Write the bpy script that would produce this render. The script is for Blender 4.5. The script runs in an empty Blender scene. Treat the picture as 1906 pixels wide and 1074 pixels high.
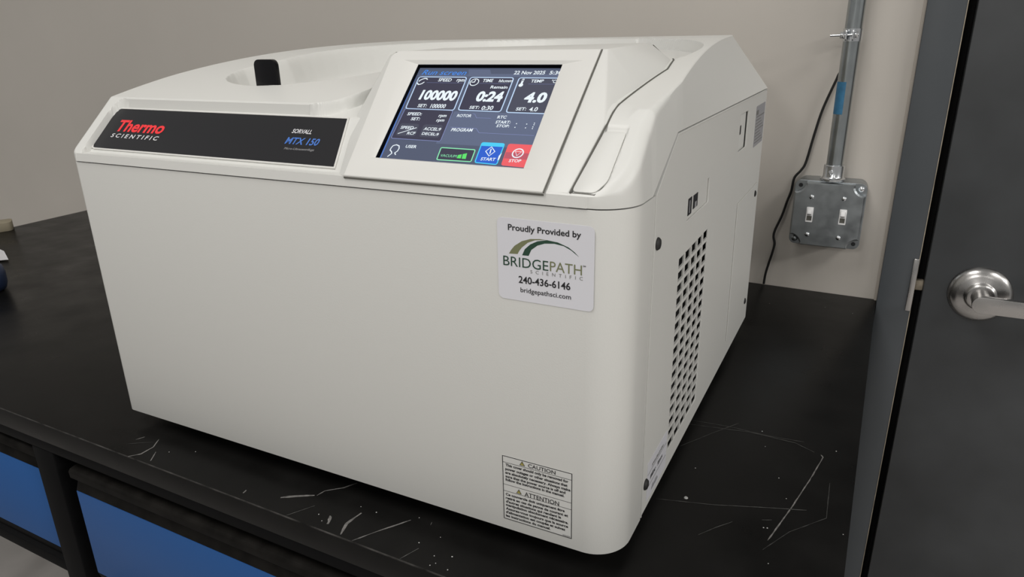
import bpy, bmesh, math, random
import numpy as np
from mathutils import Vector, Matrix
from mathutils.geometry import tessellate_polygon
random.seed(7)
SC = bpy.context.scene
COL = SC.collection

# ---------------------------------------------------------------- camera, light, exposure
cam_data = bpy.data.cameras.new('camera')
cam = bpy.data.objects.new('camera', cam_data)
COL.objects.link(cam)
SC.camera = cam
cam_data.sensor_width = 36.0
cam_data.lens = 1327.4355 * 36.0 / 1906.0
cam_data.clip_start = 0.02
cam_data.clip_end = 60
RC = [[0.88715255, -0.14467242, 0.43821256], [0.46121967, 0.30962998, -0.83150808], [-0.01538746, 0.93978677, 0.34141479]]
cc = [0.140359, -0.436397, 0.416774]
cam.matrix_world = Matrix(((RC[0][0], RC[0][1], RC[0][2], cc[0]), (RC[1][0], RC[1][1], RC[1][2], cc[1]),
                           (RC[2][0], RC[2][1], RC[2][2], cc[2]), (0, 0, 0, 1)))

world = bpy.data.worlds.new('room_fill')
SC.world = world
world.use_nodes = True
world.node_tree.nodes['Background'].inputs[0].default_value = (1.0, 0.985, 0.955, 1)
world.node_tree.nodes['Background'].inputs[1].default_value = 0.28

def ceiling_or_fill_panel(x, y, power, sx=0.6, sy=1.2, z=1.85):
    ld = bpy.data.lights.new('ceiling_or_fill_light', 'AREA')
    ld.shape = 'RECTANGLE'; ld.size = sx; ld.size_y = sy; ld.energy = power
    ld.color = (1.0, 0.975, 0.94)
    o = bpy.data.objects.new('ceiling_or_fill_light', ld)
    o.location = (x, y, z)
    COL.objects.link(o)
ceiling_or_fill_panel(-0.42, -0.75, 20)
ceiling_or_fill_panel(1.75, -0.75, 22)
ceiling_or_fill_panel(-0.42, -4.2, 66)
ceiling_or_fill_panel(1.75, -4.2, 18)
ceiling_or_fill_panel(-2.6, -1.2, 6)
ceiling_or_fill_panel(3.9, -0.75, 100)  # added fill from the right, brightens the machine's side panel
ceiling_or_fill_panel(3.9, 1.2, 30)

vs_ = SC.view_settings
vs_.view_transform = 'Standard'
vs_.look = 'None'
vs_.gamma = 1.0
vs_.exposure = 0.0
vs_.use_curve_mapping = False
EXPO = 1.0

# ---------------------------------------------------------------- materials
def srgb(r, g, b):
    def f(c):
        c /= 255.0
        return c / 12.92 if c <= 0.04045 else ((c + 0.055) / 1.055) ** 2.4
    return (f(r), f(g), f(b), 1.0)

def mat(name, col, rough=0.5, metal=0.0, bump=0.0, bscale=400.0, var=0.0, vscale=6.0, spec=0.5, rvar=0.0, coat=0.0):
    m = bpy.data.materials.new(name)
    m.use_nodes = True
    nt = m.node_tree
    b = nt.nodes['Principled BSDF']
    b.inputs['Base Color'].default_value = col
    b.inputs['Roughness'].default_value = rough
    b.inputs['Metallic'].default_value = metal
    b.inputs['Specular IOR Level'].default_value = spec
    b.inputs['Coat Weight'].default_value = coat
    tc = nt.nodes.new('ShaderNodeTexCoord')
    if bump:
        n = nt.nodes.new('ShaderNodeTexNoise'); n.inputs['Scale'].default_value = bscale
        n.inputs['Detail'].default_value = 3
        bp = nt.nodes.new('ShaderNodeBump'); bp.inputs['Strength'].default_value = bump
        bp.inputs['Distance'].default_value = 0.0006
        nt.links.new(tc.outputs['Object'], n.inputs['Vector'])
        nt.links.new(n.outputs['Fac'], bp.inputs['Height'])
        nt.links.new(bp.outputs['Normal'], b.inputs['Normal'])
    if var or rvar:
        n2 = nt.nodes.new('ShaderNodeTexNoise'); n2.inputs['Scale'].default_value = vscale
        n2.inputs['Detail'].default_value = 5
        nt.links.new(tc.outputs['Object'], n2.inputs['Vector'])
        if var:
            mr = nt.nodes.new('ShaderNodeMapRange')
            mr.inputs['From Min'].default_value = 0.3; mr.inputs['From Max'].default_value = 0.7
            mr.inputs['To Min'].default_value = 1 - var; mr.inputs['To Max'].default_value = 1 + var
            mx = nt.nodes.new('ShaderNodeVectorMath'); mx.operation = 'SCALE'
            mx.inputs[0].default_value = col[:3]
            nt.links.new(n2.outputs['Fac'], mr.inputs['Value'])
            nt.links.new(mr.outputs['Result'], mx.inputs['Scale'])
            nt.links.new(mx.outputs['Vector'], b.inputs['Base Color'])
        if rvar:
            m2 = nt.nodes.new('ShaderNodeMapRange')
            m2.inputs['From Min'].default_value = 0.3; m2.inputs['From Max'].default_value = 0.7
            m2.inputs['To Min'].default_value = max(0.02, rough - rvar); m2.inputs['To Max'].default_value = rough + rvar
            nt.links.new(n2.outputs['Fac'], m2.inputs['Value'])
            nt.links.new(m2.outputs['Result'], b.inputs['Roughness'])
    return m

def emit(name, r, g, b, s=1.0):
    m = bpy.data.materials.new(name)
    m.use_nodes = True
    nt = m.node_tree
    p = nt.nodes['Principled BSDF']
    c = srgb(r, g, b)
    p.inputs['Base Color'].default_value = (0.01, 0.01, 0.012, 1)
    p.inputs['Roughness'].default_value = 0.5
    p.inputs['Specular IOR Level'].default_value = 0.15
    p.inputs['Emission Color'].default_value = c
    p.inputs['Emission Strength'].default_value = s * EXPO
    return m

M = {}
M['shell'] = mat('ivory_plastic', (0.63, 0.63, 0.605, 1), 0.42, bump=0.05, bscale=900)
M['paint'] = mat('ivory_painted_steel', (0.60, 0.598, 0.572, 1), 0.45, bump=0.12, bscale=700)
M['bezel'] = mat('ivory_bezel', (0.625, 0.62, 0.595, 1), 0.45, bump=0.04, bscale=900)
M['black_gloss'] = mat('black_gloss', (0.006, 0.006, 0.007, 1), 0.18, spec=0.2)
M['lcd_black'] = mat('lcd_black_border', (0.003, 0.003, 0.004, 1), 0.6, spec=0.05)
M['plate'] = mat('charcoal_plate', (0.017, 0.017, 0.019, 1), 0.38, spec=0.2)
M['dark'] = mat('interior_shade', (0.012, 0.012, 0.012, 1), 0.7)
M['seam'] = mat('seam_gap', (0.10, 0.098, 0.085, 1), 0.8)
M['rubber'] = mat('black_rubber', (0.015, 0.015, 0.015, 1), 0.6)
M['red'] = mat('red_print', (0.80, 0.028, 0.035, 1), 0.5)
M['white_print'] = mat('white_print', (0.62, 0.62, 0.64, 1), 0.5)
M['grey_print'] = mat('grey_print', (0.30, 0.30, 0.31, 1), 0.5)
M['blue_print'] = mat('blue_print', (0.05, 0.16, 0.52, 1), 0.5)
M['ink'] = mat('black_ink', (0.01, 0.01, 0.012, 1), 0.5)
M['green_ink'] = mat('dark_green_ink', (0.012, 0.05, 0.028, 1), 0.5)
M['olive_ink'] = mat('olive_ink', (0.17, 0.18, 0.09, 1), 0.5)
M['grey_ink'] = mat('grey_ink', (0.16, 0.16, 0.15, 1), 0.5)
M['yellow_ink'] = mat('yellow_ink', (0.38, 0.33, 0.08, 1), 0.5)
M['sticker'] = mat('white_sticker', (0.66, 0.66, 0.70, 1), 0.35)
M['sticker_grey'] = mat('caution_sticker_paper', (0.56, 0.56, 0.54, 1), 0.4)
M['foil'] = mat('silver_label', (0.30, 0.30, 0.32, 1), 0.5)
M['wall'] = mat('greige_wall_paint', (0.525, 0.492, 0.448, 1), 0.55, bump=0.10, bscale=160, var=0.03, vscale=3)
M['frame'] = mat('grey_frame_paint', (0.056, 0.063, 0.070, 1), 0.42, bump=0.05, bscale=300, var=0.06, vscale=9)
M['door'] = mat('charcoal_door_paint', (0.042, 0.045, 0.048, 1), 0.42, bump=0.05, bscale=300, var=0.22, vscale=9)
M['caulk'] = mat('caulk', (0.44, 0.40, 0.35, 1), 0.6)
M['gap'] = mat('door_gap_shade', (0.004, 0.004, 0.004, 1), 0.9)
M['wear'] = mat('worn_edge', (0.30, 0.26, 0.20, 1), 0.7, var=0.3, vscale=60)
M['steel'] = mat('brushed_steel', (0.46, 0.45, 0.44, 1), 0.28, metal=1.0, bump=0.03, bscale=500, rvar=0.06, vscale=30)
M['galv'] = mat('galvanised_steel', (0.36, 0.385, 0.40, 1), 0.34, metal=0.95, var=0.08, vscale=70, rvar=0.06)
M['galv_bright'] = mat('bright_zinc', (0.70, 0.72, 0.74, 1), 0.2, metal=1.0)
M['conduit'] = mat('conduit_zinc', (0.40, 0.43, 0.44, 1), 0.24, metal=1.0, var=0.1, vscale=40)
M['toggle'] = mat('white_switch_plastic', (0.80, 0.80, 0.80, 1), 0.35)
M['tape'] = mat('blue_tape', (0.03, 0.14, 0.26, 1), 0.5, var=0.2, vscale=120)
M['cable'] = mat('black_cable', (0.008, 0.008, 0.008, 1), 0.45)
M['top'] = mat('black_worktop', (0.0065, 0.0063, 0.0060, 1), 0.33, spec=0.12, bump=0.05, bscale=220, var=0.30, vscale=14, rvar=0.07)
M['bench'] = mat('black_bench_paint', (0.0040, 0.0040, 0.0043, 1), 0.5, spec=0.05, var=0.15, vscale=30)
M['grime'] = mat('dusty_black_pull', (0.0085, 0.0078, 0.007, 1), 0.6, spec=0.05, var=0.45, vscale=45)
M['drawer'] = mat('blue_drawer_paint', (0.019, 0.084, 0.26, 1), 0.40, spec=0.12, bump=0.04, bscale=500)
M['scratch'] = mat('scratch_mark', (0.12, 0.115, 0.11, 1), 0.7, var=0.6, vscale=160)
M['scratch_dim'] = mat('faint_scratch', (0.055, 0.055, 0.052, 1), 0.7, var=0.6, vscale=160)
M['scratch_faint'] = mat('barely_visible_scratch', (0.022, 0.022, 0.021, 1), 0.7, var=0.6, vscale=160)
M['fleck'] = mat('white_fleck', (0.42, 0.42, 0.41, 1), 0.7)
M['floor'] = mat('grey_concrete_floor', (0.42, 0.40, 0.385, 1), 0.6, var=0.1, vscale=7)
M['navy'] = mat('navy_plastic', (0.018, 0.034, 0.085, 1), 0.4)
M['paper'] = mat('white_paper', (0.7, 0.7, 0.72, 1), 0.6)
M['tan'] = mat('tan_card', (0.32, 0.28, 0.2, 1), 0.7)
M['louvre'] = mat('louvre_shadow_grey', (0.10, 0.10, 0.095, 1), 0.7)
# the lit display
M['s_bg'] = emit('screen_slate', 78, 86, 108)
M['s_bg2'] = emit('screen_slate_light', 92, 102, 128)
M['s_dark'] = emit('screen_indigo', 54, 53, 72)
M['s_dark2'] = emit('screen_grey_violet', 68, 70, 86)
M['s_tab'] = emit('screen_tab', 74, 86, 110)
M['s_line'] = emit('screen_pale_line', 190, 215, 245)
M['s_line2'] = emit('screen_dim_line', 128, 138, 185)
M['s_white'] = emit('screen_white', 236, 246, 252)
M['s_title'] = emit('screen_title_blue', 66, 140, 238)
M['s_blueline'] = emit('screen_edge_blue', 84, 120, 190)
M['s_green'] = emit('screen_green', 140, 235, 180)
M['s_green2'] = emit('screen_green_bar', 90, 225, 105)
M['s_cyan'] = emit('screen_cyan', 70, 205, 245)
M['s_blue'] = emit('screen_blue', 32, 92, 205)
M['s_red'] = emit('screen_red', 238, 92, 98)
M['s_red2'] = emit('screen_red_dark', 190, 84, 100)

# ---------------------------------------------------------------- helpers
def link(o, parent=None):
    COL.objects.link(o)
    if parent is not None:
        o.parent = parent
    return o

def new_obj(name, verts, faces, m, parent=None, smooth=False, angle=None, mats=None, midx=None):
    me = bpy.data.meshes.new(name)
    me.from_pydata([tuple(map(float, v)) for v in verts], [], faces)
    if mats:
        for k in mats: me.materials.append(M[k])
        for p, i in zip(me.polygons, midx): p.material_index = i
    else:
        me.materials.append(M[m])
    me.validate()
    if smooth:
        for p in me.polygons: p.use_smooth = True
        if angle:
            bm = bmesh.new(); bm.from_mesh(me)
            for e in bm.edges:
                if len(e.link_faces) == 2 and e.calc_face_angle(0) > math.radians(angle): e.smooth = False
            bm.to_mesh(me); bm.free()
    o = bpy.data.objects.new(name, me)
    return link(o, parent)

class MB:
    """collects shapes into one mesh"""
    def __init__(s): s.v = []; s.f = []; s.m = []
    def add(s, v, f, mi=0):
        b = len(s.v); s.v += [tuple(map(float, q)) for q in v]
        s.f += [tuple(i + b for i in q) for q in f]; s.m += [mi] * len(f); return s
    def box(s, x0, x1, y0, y1, z0, z1, mi=0):
        return s.add([(x0,y0,z0),(x1,y0,z0),(x1,y1,z0),(x0,y1,z0),(x0,y0,z1),(x1,y0,z1),(x1,y1,z1),(x0,y1,z1)],
                     [(0,3,2,1),(4,5,6,7),(0,1,5,4),(1,2,6,5),(2,3,7,6),(3,0,4,7)], mi)
    def cyl(s, p0, p1, r0, r1=None, n=20, mi=0, cap=True):
        if r1 is None: r1 = r0
        a = Vector(p0); b = Vector(p1); d = (b - a).normalized()
        u = d.orthogonal().normalized(); w = d.cross(u)
        v = []
        for c, r in ((a, r0), (b, r1)):
            for i in range(n):
                t = 2 * math.pi * i / n
                v.append(c + r * (math.cos(t) * u + math.sin(t) * w))
        f = [(i, (i + 1) % n, n + (i + 1) % n, n + i) for i in range(n)]
        if cap: f += [tuple(range(n))[::-1], tuple(range(n, 2 * n))]
        return s.add(v, f, mi)
    def lathe(s, o, axis, prof, n=40, mi=0):
        """prof: list of (r, h) from o along axis"""
        a = Vector(o); d = Vector(axis).normalized(); u = d.orthogonal().normalized(); w = d.cross(u)
        v = []; f = []
        for r, h in prof:
            for i in range(n):
                t = 2 * math.pi * i / n
                v.append(a + d * h + r * (math.cos(t) * u + math.sin(t) * w))
        for k in range(len(prof) - 1):
            for i in range(n):
                j = (i + 1) % n
                f.append((k*n+i, k*n+j, (k+1)*n+j, (k+1)*n+i))
        f.append(tuple(range(n))[::-1]); f.append(tuple(range((len(prof)-1)*n, len(prof)*n)))
        return s.add(v, f, mi)
    def tube(s, pts, r, n=12, mi=0):
        P = [Vector(p) for p in pts]; v = []; f = []
        u = None
        for k, p in enumerate(P):
            d = (P[min(k+1, len(P)-1)] - P[max(k-1, 0)]).normalized()
            u = d.orthogonal().normalized() if u is None else (u - d * u.dot(d)).normalized()
            w = d.cross(u)
            for i in range(n):
                t = 2 * math.pi * i / n
                v.append(p + r * (math.cos(t) * u + math.sin(t) * w))
        for k in range(len(P) - 1):
            for i in range(n):
                j = (i + 1) % n
                f.append((k*n+i, k*n+j, (k+1)*n+j, (k+1)*n+i))
        f.append(tuple(range(n))[::-1]); f.append(tuple(range((len(P)-1)*n, len(P)*n)))
        return s.add(v, f, mi)
    def prism(s, poly, fn, h0, h1, holes=(), mi=0):
        """poly (2D) -> fn(a, b, h) 3D, between heights h0 and h1, with holes"""
        loops = [list(poly)] + [list(h) for h in holes]
        tri = tessellate_polygon([[Vector((a, b, 0)) for a, b in L] for L in loops])
        flat = [q for L in loops for q in L]; n = len(flat)
        v = [fn(a, b, h0) for a, b in flat] + [fn(a, b, h1) for a, b in flat]
        f = [tuple(t) for t in tri] + [tuple(i + n for i in t)[::-1] for t in tri]
        k = 0
        for L in loops:
            m_ = len(L)
            for i in range(m_):
                j = (i + 1) % m_
                f.append((k + i, k + j, n + k + j, n + k + i))
            k += m_
        return s.add(v, f, mi)
    def build(s, name, m, parent=None, smooth=False, angle=None, mats=None, bevel=0, seg=2, fix=True, flat=False):
        o = new_obj(name, s.v, s.f, m, None, False, None, mats, s.m if mats else None)
        if parent is not None: o.parent = parent
        me = o.data
        bm = bmesh.new(); bm.from_mesh(me)
        if fix: bmesh.ops.recalc_face_normals(bm, faces=bm.faces)
        if bevel:
            ed = [e for e in bm.edges if len(e.link_faces) == 2 and e.calc_face_angle(0) > math.radians(35)]
            bmesh.ops.bevel(bm, geom=ed, offset=bevel, segments=seg, profile=0.5, affect='EDGES', clamp_overlap=True)
        if (smooth or bevel) and not flat:
            for f in bm.faces: f.smooth = True
            for e in bm.edges:
                if len(e.link_faces) == 2 and e.calc_face_angle(0) > math.radians(angle or 35): e.smooth = False
        bm.to_mesh(me); bm.free()
        return o

def rrect(x0, x1, y0, y1, r, n=5, corners=(1, 1, 1, 1)):
    """rounded rectangle, corners BL BR TR TL"""
    out = []
    for k, (cx, cy, a0) in enumerate(((x0+r, y0+r, 180), (x1-r, y0+r, 270), (x1-r, y1-r, 0), (x0+r, y1-r, 90))):
        if corners[k]:
            for i in range(n + 1):
                a = math.radians(a0 + 90 * i / n); out.append((cx + r*math.cos(a), cy + r*math.sin(a)))
        else:
            out.append(((x0, y0), (x1, y0), (x1, y1), (x0, y1))[k])
    return out

def rpoly(pts, r, n=4):
    """round every corner of a convex polygon"""
    out = []; m_ = len(pts)
    for i in range(m_):
        p = Vector(pts[i]); a = Vector(pts[i-1]) - p; b = Vector(pts[(i+1) % m_]) - p
        ra = min(r, a.length*0.45, b.length*0.45)
        A = p + a.normalized()*ra; B = p + b.normalized()*ra
        for k in range(n + 1):
            t = k / n; q = A*(1-t)**2 + p*2*t*(1-t) + B*t*t
            out.append((q.x, q.y))
    return out

def circle(cx, cy, r, n=24, ry=None):
    return [(cx + r*math.cos(2*math.pi*i/n), cy + (ry or r)*math.sin(2*math.pi*i/n)) for i in range(n)]

class Frame:
    def __init__(s, O, U, V):
        s.O = Vector(O); s.U = Vector(U).normalized(); s.V = Vector(V).normalized(); s.N = s.U.cross(s.V)
    def __call__(s, a, b, h=0.0): return s.O + s.U*a + s.V*b + s.N*h

class Decal:
    """flat print on a frame: polygons, strokes and lettering, several inks, one mesh"""
    def __init__(s, fr, h=0.0001): s.fr = fr; s.h = h; s.v = []; s.f = []; s.m = []; s.mats = []
    def mi(s, k):
        if k not in s.mats: s.mats.append(k)
        return s.mats.index(k)
    def poly(s, pts, k, lv=0, holes=()):
        loops = [list(pts)] + [list(h) for h in holes]
        tri = tessellate_polygon([[Vector((a, b, 0)) for a, b in L] for L in loops])
        flat = [q for L in loops for q in L]; b0 = len(s.v)
        s.v += [s.fr(a, b, s.h + lv*0.00006) for a, b in flat]
        for t in tri:
            p = [Vector(flat[i]) for i in t]
            ar = (p[1]-p[0]).cross(p[2]-p[0]) if False else (p[1].x-p[0].x)*(p[2].y-p[0].y)-(p[1].y-p[0].y)*(p[2].x-p[0].x)
            t = tuple(t) if ar > 0 else tuple(t)[::-1]
            s.f.append(tuple(i + b0 for i in t)); s.m.append(s.mi(k))
    def stroke(s, pts, w, k, lv=1, closed=False):
        P = [Vector(p) for p in pts]
        if closed: P = P + [P[0]]
        for a, b in zip(P, P[1:]):
            d = (b - a)
            if d.length < 1e-7: continue
            d.normalize(); nn = Vector((-d.y, d.x)) * w/2; e = d*w*0.3
            s.poly([a-nn-e, b-nn+e, b+nn+e, a+nn-e], k, lv)
    def ring(s, pts, w, k, lv=1, r=0.0):
        out = rpoly(pts, r) if r else list(pts)
        c = Vector((sum(p[0] for p in out)/len(out), sum(p[1] for p in out)/len(out)))
        inn = []
        m_ = len(out)
        for i in range(m_):
            p = Vector(out[i]); a = (p - Vector(out[i-1])); b = (Vector(out[(i+1) % m_]) - p)
            t = (a.normalized() + b.normalized()).normalized(); nn = Vector((-t.y, t.x))
            if (c - p).dot(nn) < 0: nn = -nn
            inn.append(tuple(p + nn*w))
        s.poly(out, k, lv, holes=[inn])
    def text(s, txt, u0, v0, u1, v1, h, k, lv=2, bold=0.0, shear=0.0, space=1.0):
        cu = bpy.data.curves.new('t', 'FONT'); cu.body = txt; cu.size = 1.0
        cu.offset = bold; cu.shear = shear; cu.space_character = space; cu.resolution_u = 3
        to = bpy.data.objects.new('t', cu); COL.objects.link(to)
        dg = bpy.context.evaluated_depsgraph_get()
        me = bpy.data.meshes.new_from_object(to.evaluated_get(dg))
        co = [v.co.copy() for v in me.vertices]; fa = [tuple(p.vertices) for p in me.polygons]
        bpy.data.objects.remove(to); bpy.data.curves.remove(cu); bpy.data.meshes.remove(me)
        if not co: return
        x0 = min(c.x for c in co); x1 = max(c.x for c in co)
        sy = h / 0.70
        ddx = (u1-u0) / (x1-x0); ddy = (v1-v0) / (x1-x0)
        b0 = len(s.v); i = s.mi(k)
        s.v += [s.fr(u0 + (c.x-x0)*ddx, v0 + (c.x-x0)*ddy + c.y*sy, s.h + lv*0.00006) for c in co]
        s.f += [tuple(j + b0 for j in q) for q in fa]; s.m += [i]*len(fa)
    def build(s, name, parent=None, flip=False):
        o = new_obj(name, s.v, s.f, None, None, mats=s.mats, midx=s.m)
        if parent is not None: o.parent = parent
        return o

def tag(o, label=None, cat=None, group=None, kind=None):
    if label: o['label'] = label
    if cat: o['category'] = cat
    if group: o['group'] = group
    if kind: o['kind'] = kind
    return o
def empty(name, loc=(0, 0, 0)):
    e = bpy.data.objects.new(name, None); e.location = loc; e.empty_display_size = 0.1
    return link(e)

SCREEN_TEXT=[
('Run screen',-0.21872,0.11838,-0.17512,0.11816,0.00584,'blue'),
('SPEED',-0.19871,0.11062,-0.18578,0.11050,0.00365,'w'),
('rpm',-0.18071,0.11077,-0.17318,0.11057,0.00386,'w'),
('100000',-0.20822,0.08978,-0.17294,0.08933,0.01016,'wb'),
('SET:',-0.20525,0.08069,-0.19658,0.08070,0.00348,'w'),
('100000',-0.19271,0.08024,-0.17843,0.08047,0.00434,'w'),
('22 Nov 2025',-0.13098,0.11955,-0.10376,0.11980,0.00385,'w'),
('5:30',-0.09989,0.11984,-0.08955,0.11975,0.00376,'w'),
('TIME',-0.15602,0.11043,-0.14670,0.11058,0.00347,'w'),
('hh:mm',-0.14100,0.11048,-0.12889,0.11067,0.00318,'w'),
('Remain',-0.14591,0.10341,-0.13065,0.10342,0.00314,'w'),
('0:24',-0.15439,0.08937,-0.13078,0.08950,0.01026,'wb'),
('SET:',-0.15592,0.08064,-0.14699,0.08079,0.00304,'w'),
('0:30',-0.14482,0.07984,-0.13463,0.08023,0.00422,'w'),
('TEMP',-0.11271,0.11062,-0.10182,0.11080,0.00323,'w'),
('°C',-0.09496,0.11041,-0.09141,0.11047,0.00338,'w'),
('4.0',-0.11158,0.08950,-0.09305,0.08980,0.00993,'wb'),
('SET:',-0.11450,0.08041,-0.10595,0.08075,0.00312,'w'),
('4.0',-0.10328,0.07997,-0.09627,0.08025,0.00420,'w'),
('SPEED:',-0.21092,0.07129,-0.19700,0.07158,0.00322,'w'),
('SET:',-0.20484,0.06602,-0.19630,0.06612,0.00318,'w'),
('rpm',-0.18017,0.07061,-0.17299,0.07081,0.00333,'w'),
('rpm',-0.18002,0.06569,-0.17288,0.06591,0.00323,'w'),
('SPEED',-0.21014,0.05634,-0.19781,0.05640,0.00307,'w'),
('RCF',-0.20112,0.05054,-0.19349,0.05068,0.00296,'w'),
('ACCEL:9',-0.18760,0.05605,-0.17179,0.05604,0.00308,'w'),
('DECEL:9',-0.18709,0.05106,-0.17147,0.05080,0.00276,'w'),
('USER',-0.19574,0.03677,-0.18560,0.03688,0.00293,'w'),
('VACUUM',-0.16035,0.03004,-0.14600,0.03018,0.00256,'g'),
('ROTOR',-0.16333,0.07144,-0.15038,0.07168,0.00291,'w'),
('RTC',-0.12709,0.07141,-0.11937,0.07164,0.00290,'w'),
('START:',-0.12667,0.06624,-0.11396,0.06654,0.00286,'w'),
('STOP:',-0.12438,0.06249,-0.11356,0.06273,0.00271,'w'),
('PROGRAM',-0.16212,0.05624,-0.14330,0.05676,0.00321,'w'),
('START',-0.12454,0.02905,-0.11237,0.02939,0.00284,'w'),
('STOP',-0.10100,0.02920,-0.09134,0.02967,0.00267,'w'),
]
PLATE_TEXT=[
('Thermo',-0.54796,0.04099,-0.47853,0.04081,0.01386,'red'),
('SCIENTIFIC',-0.54814,0.03294,-0.47898,0.03250,0.00467,'w'),
('SORVALL',-0.31893,0.05025,-0.29672,0.05007,0.00438,'w'),
('MTX 150',-0.32041,0.03851,-0.28342,0.03845,0.00700,'blue'),
('Micro-Ultracentrifuge',-0.31752,0.03243,-0.28443,0.03257,0.00229,'gr'),
]
FRONT_TEXT=[
('Proudly Provided by',-0.08980,0.28260,-0.03380,0.28320,0.00400,'k'),
('BRIDGE',-0.09420,0.25590,-0.05830,0.25610,0.00740,'kg'),
('PATH',-0.05710,0.25600,-0.03290,0.25620,0.00740,'ol'),
('SCIENTIFIC',-0.07240,0.25240,-0.03220,0.25250,0.00250,'gr'),
('240-436-6146',-0.08200,0.24370,-0.04140,0.24430,0.00530,'k'),
('bridgepathsci.com',-0.08060,0.23690,-0.04090,0.23710,0.00390,'k'),
('SM',-0.03230,0.26250,-0.03010,0.26240,0.00110,'gr'),
('CAUTION',-0.07670,0.08840,-0.05280,0.08820,0.00340,'k'),
('This cover should only be removed for',-0.09710,0.08420,-0.04190,0.08370,0.00230,'k'),
('power outages or other situations that',-0.09740,0.08050,-0.04260,0.07990,0.00220,'k'),
('are absolutely necessary. Always make',-0.09750,0.07680,-0.04010,0.07650,0.00230,'k'),
('sure that the power source is off and',-0.09740,0.07320,-0.04430,0.07300,0.00230,'k'),
('follow the instructions in the manual.',-0.09750,0.06990,-0.04520,0.06990,0.00240,'k'),
('ATTENTION',-0.08020,0.05990,-0.04970,0.06020,0.00400,'k'),
('Ce couvercle doit uniquement être',-0.09760,0.05570,-0.04490,0.05570,0.00220,'k'),
('retiré en cas de panne de courant et',-0.09770,0.05220,-0.04200,0.05190,0.00220,'k'),
("d'autres situations qui rendent la",-0.09760,0.04850,-0.04790,0.04860,0.00230,'k'),
('manipulation absolument nécessaire.',-0.09770,0.04520,-0.04170,0.04530,0.00220,'k'),
('Assurez-vous toujours que la source',-0.09780,0.04160,-0.04190,0.04160,0.00230,'k'),
("d'alimentation est coupée et suivez",-0.09790,0.03790,-0.04420,0.03820,0.00230,'k'),
('les instructions du manuel.',-0.09800,0.03430,-0.05730,0.03470,0.00230,'k'),
]

# ---------------------------------------------------------------- room
WY = 0.7825
def struct(o): o['kind'] = 'structure'; return o
struct(MB().box(-4.2, 0.20, WY, WY + 0.12, -0.9, 2.2).build('wall_back', 'wall'))
struct(MB().box(0.16, 3.2, WY, WY + 0.12, 1.28, 2.2).box(1.22, 3.2, WY, WY + 0.12, -0.9, 1.28).build('wall_right', 'wall'))
struct(MB().box(-4.2, 3.2, -4.2, WY + 0.12, -0.94, -0.9).build('floor', 'floor'))

fy = 0.764
tr = struct(empty('trim_1', (0.185, fy, -0.9)))
def under(parent, o):
    o.parent = parent; o.matrix_parent_inverse = Matrix.Translation(parent.location).inverted(); return o
under(tr, MB().box(0.1605, 0.209, fy, WY + 0.004, -0.9, 1.27).box(0.2005, 0.209, WY, 0.93, -0.9, 1.27).build('frame_jamb', 'frame', bevel=0.0012))
under(tr, MB().box(0.1605, 1.20, fy, WY + 0.004, 1.222, 1.275).build('frame_head', 'frame', bevel=0.0012))
under(tr, MB().box(1.15, 1.20, fy, WY + 0.004, -0.9, 1.222).build('frame_jamb', 'frame', bevel=0.0012))
under(tr, MB().box(0.2095, 0.235, 0.812, 0.93, -0.9, 1.222).build('door_stop', 'gap'))  # stop coloured black for the shade deep in the door gap
tag(under(tr, MB().box(0.2083, 0.2094, fy - 0.0004, 0.774, -0.9, 1.22).build('jamb_edge', 'wear')), 'bare worn edge of the grey frame')
tag(under(tr, MB().box(0.1565, 0.1606, 0.7745, WY + 0.001, 0.0, 1.27).build('caulk_bead', 'caulk', bevel=0.001)), 'beige bead of filler along the frame')
sp = MB().box(0.2012, 0.2092, fy - 0.0022, fy + 0.010, -0.0055, 0.0795).build('strike_plate', 'steel', bevel=0.0012)
under(tr, sp)

dr = struct(empty('door_1', (0.2205, 0.764, -0.895)))
under(dr, MB().box(0.2205, 1.146, 0.764, 0.808, -0.893, 1.219).build('door_panel', 'door', bevel=0.0015))
under(dr, MB().box(0.208, 0.2206, 0.775, 0.787, 0.026, 0.042).build('latch_bolt', 'wear', bevel=0.002))
# round rose with a lever
rx, rz = 0.2935, 0.0362
lr = MB().lathe((rx, 0.764, rz), (0, -1, 0), [(0.0418, 0), (0.0418, 0.002), (0.0405, 0.005), (0.036, 0.0088), (0.029, 0.0112), (0.0215, 0.0124), (0.0205, 0.0128), (0.0190, 0.0165), (0.0160, 0.0175)], n=72)
ro = under(dr, lr.build('lever_rose', 'steel', smooth=True, angle=50))
lev = under(dr, MB().cyl((rx, 0.751, rz), (rx, 0.712, rz), 0.0125, 0.0118, n=36).build('lever_spindle', 'steel', smooth=True, angle=40))
hb = []
for i in range(13):
    a = math.radians(90 + 180 * i / 12); hb.append((rx + 0.0122 * math.cos(a) - 0.001, rz + 0.0122 * math.sin(a)))
hb += [(rx + 0.040, rz - 0.0118), (rx + 0.085, rz - 0.0112), (rx + 0.112, rz - 0.0105)]
for i in range(1, 8):
    a = math.radians(-90 + 180 * i / 8); hb.append((rx + 0.112 + 0.010 * math.cos(a), rz + 0.0 + 0.0103 * math.sin(a)))
hb += [(rx + 0.112, rz + 0.0103), (rx + 0.085, rz + 0.0108), (rx + 0.040, rz + 0.0118)]
under(dr, MB().prism(hb, lambda a, b, h: (a, h, b), 0.7105, 0.720).build('lever_handle', 'steel', bevel=0.002, seg=3))

# ---------------------------------------------------------------- workbench
WT = MB().prism(rrect(-1.648, 0.1595, -0.053, 0.7805, 0.002), lambda a, b, h: (a, b, h), -0.025, 0.0).build('worktop', 'top', bevel=0.0007)
tag(WT, 'scratched black worktop running under the white centrifuge', 'worktop')
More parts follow.
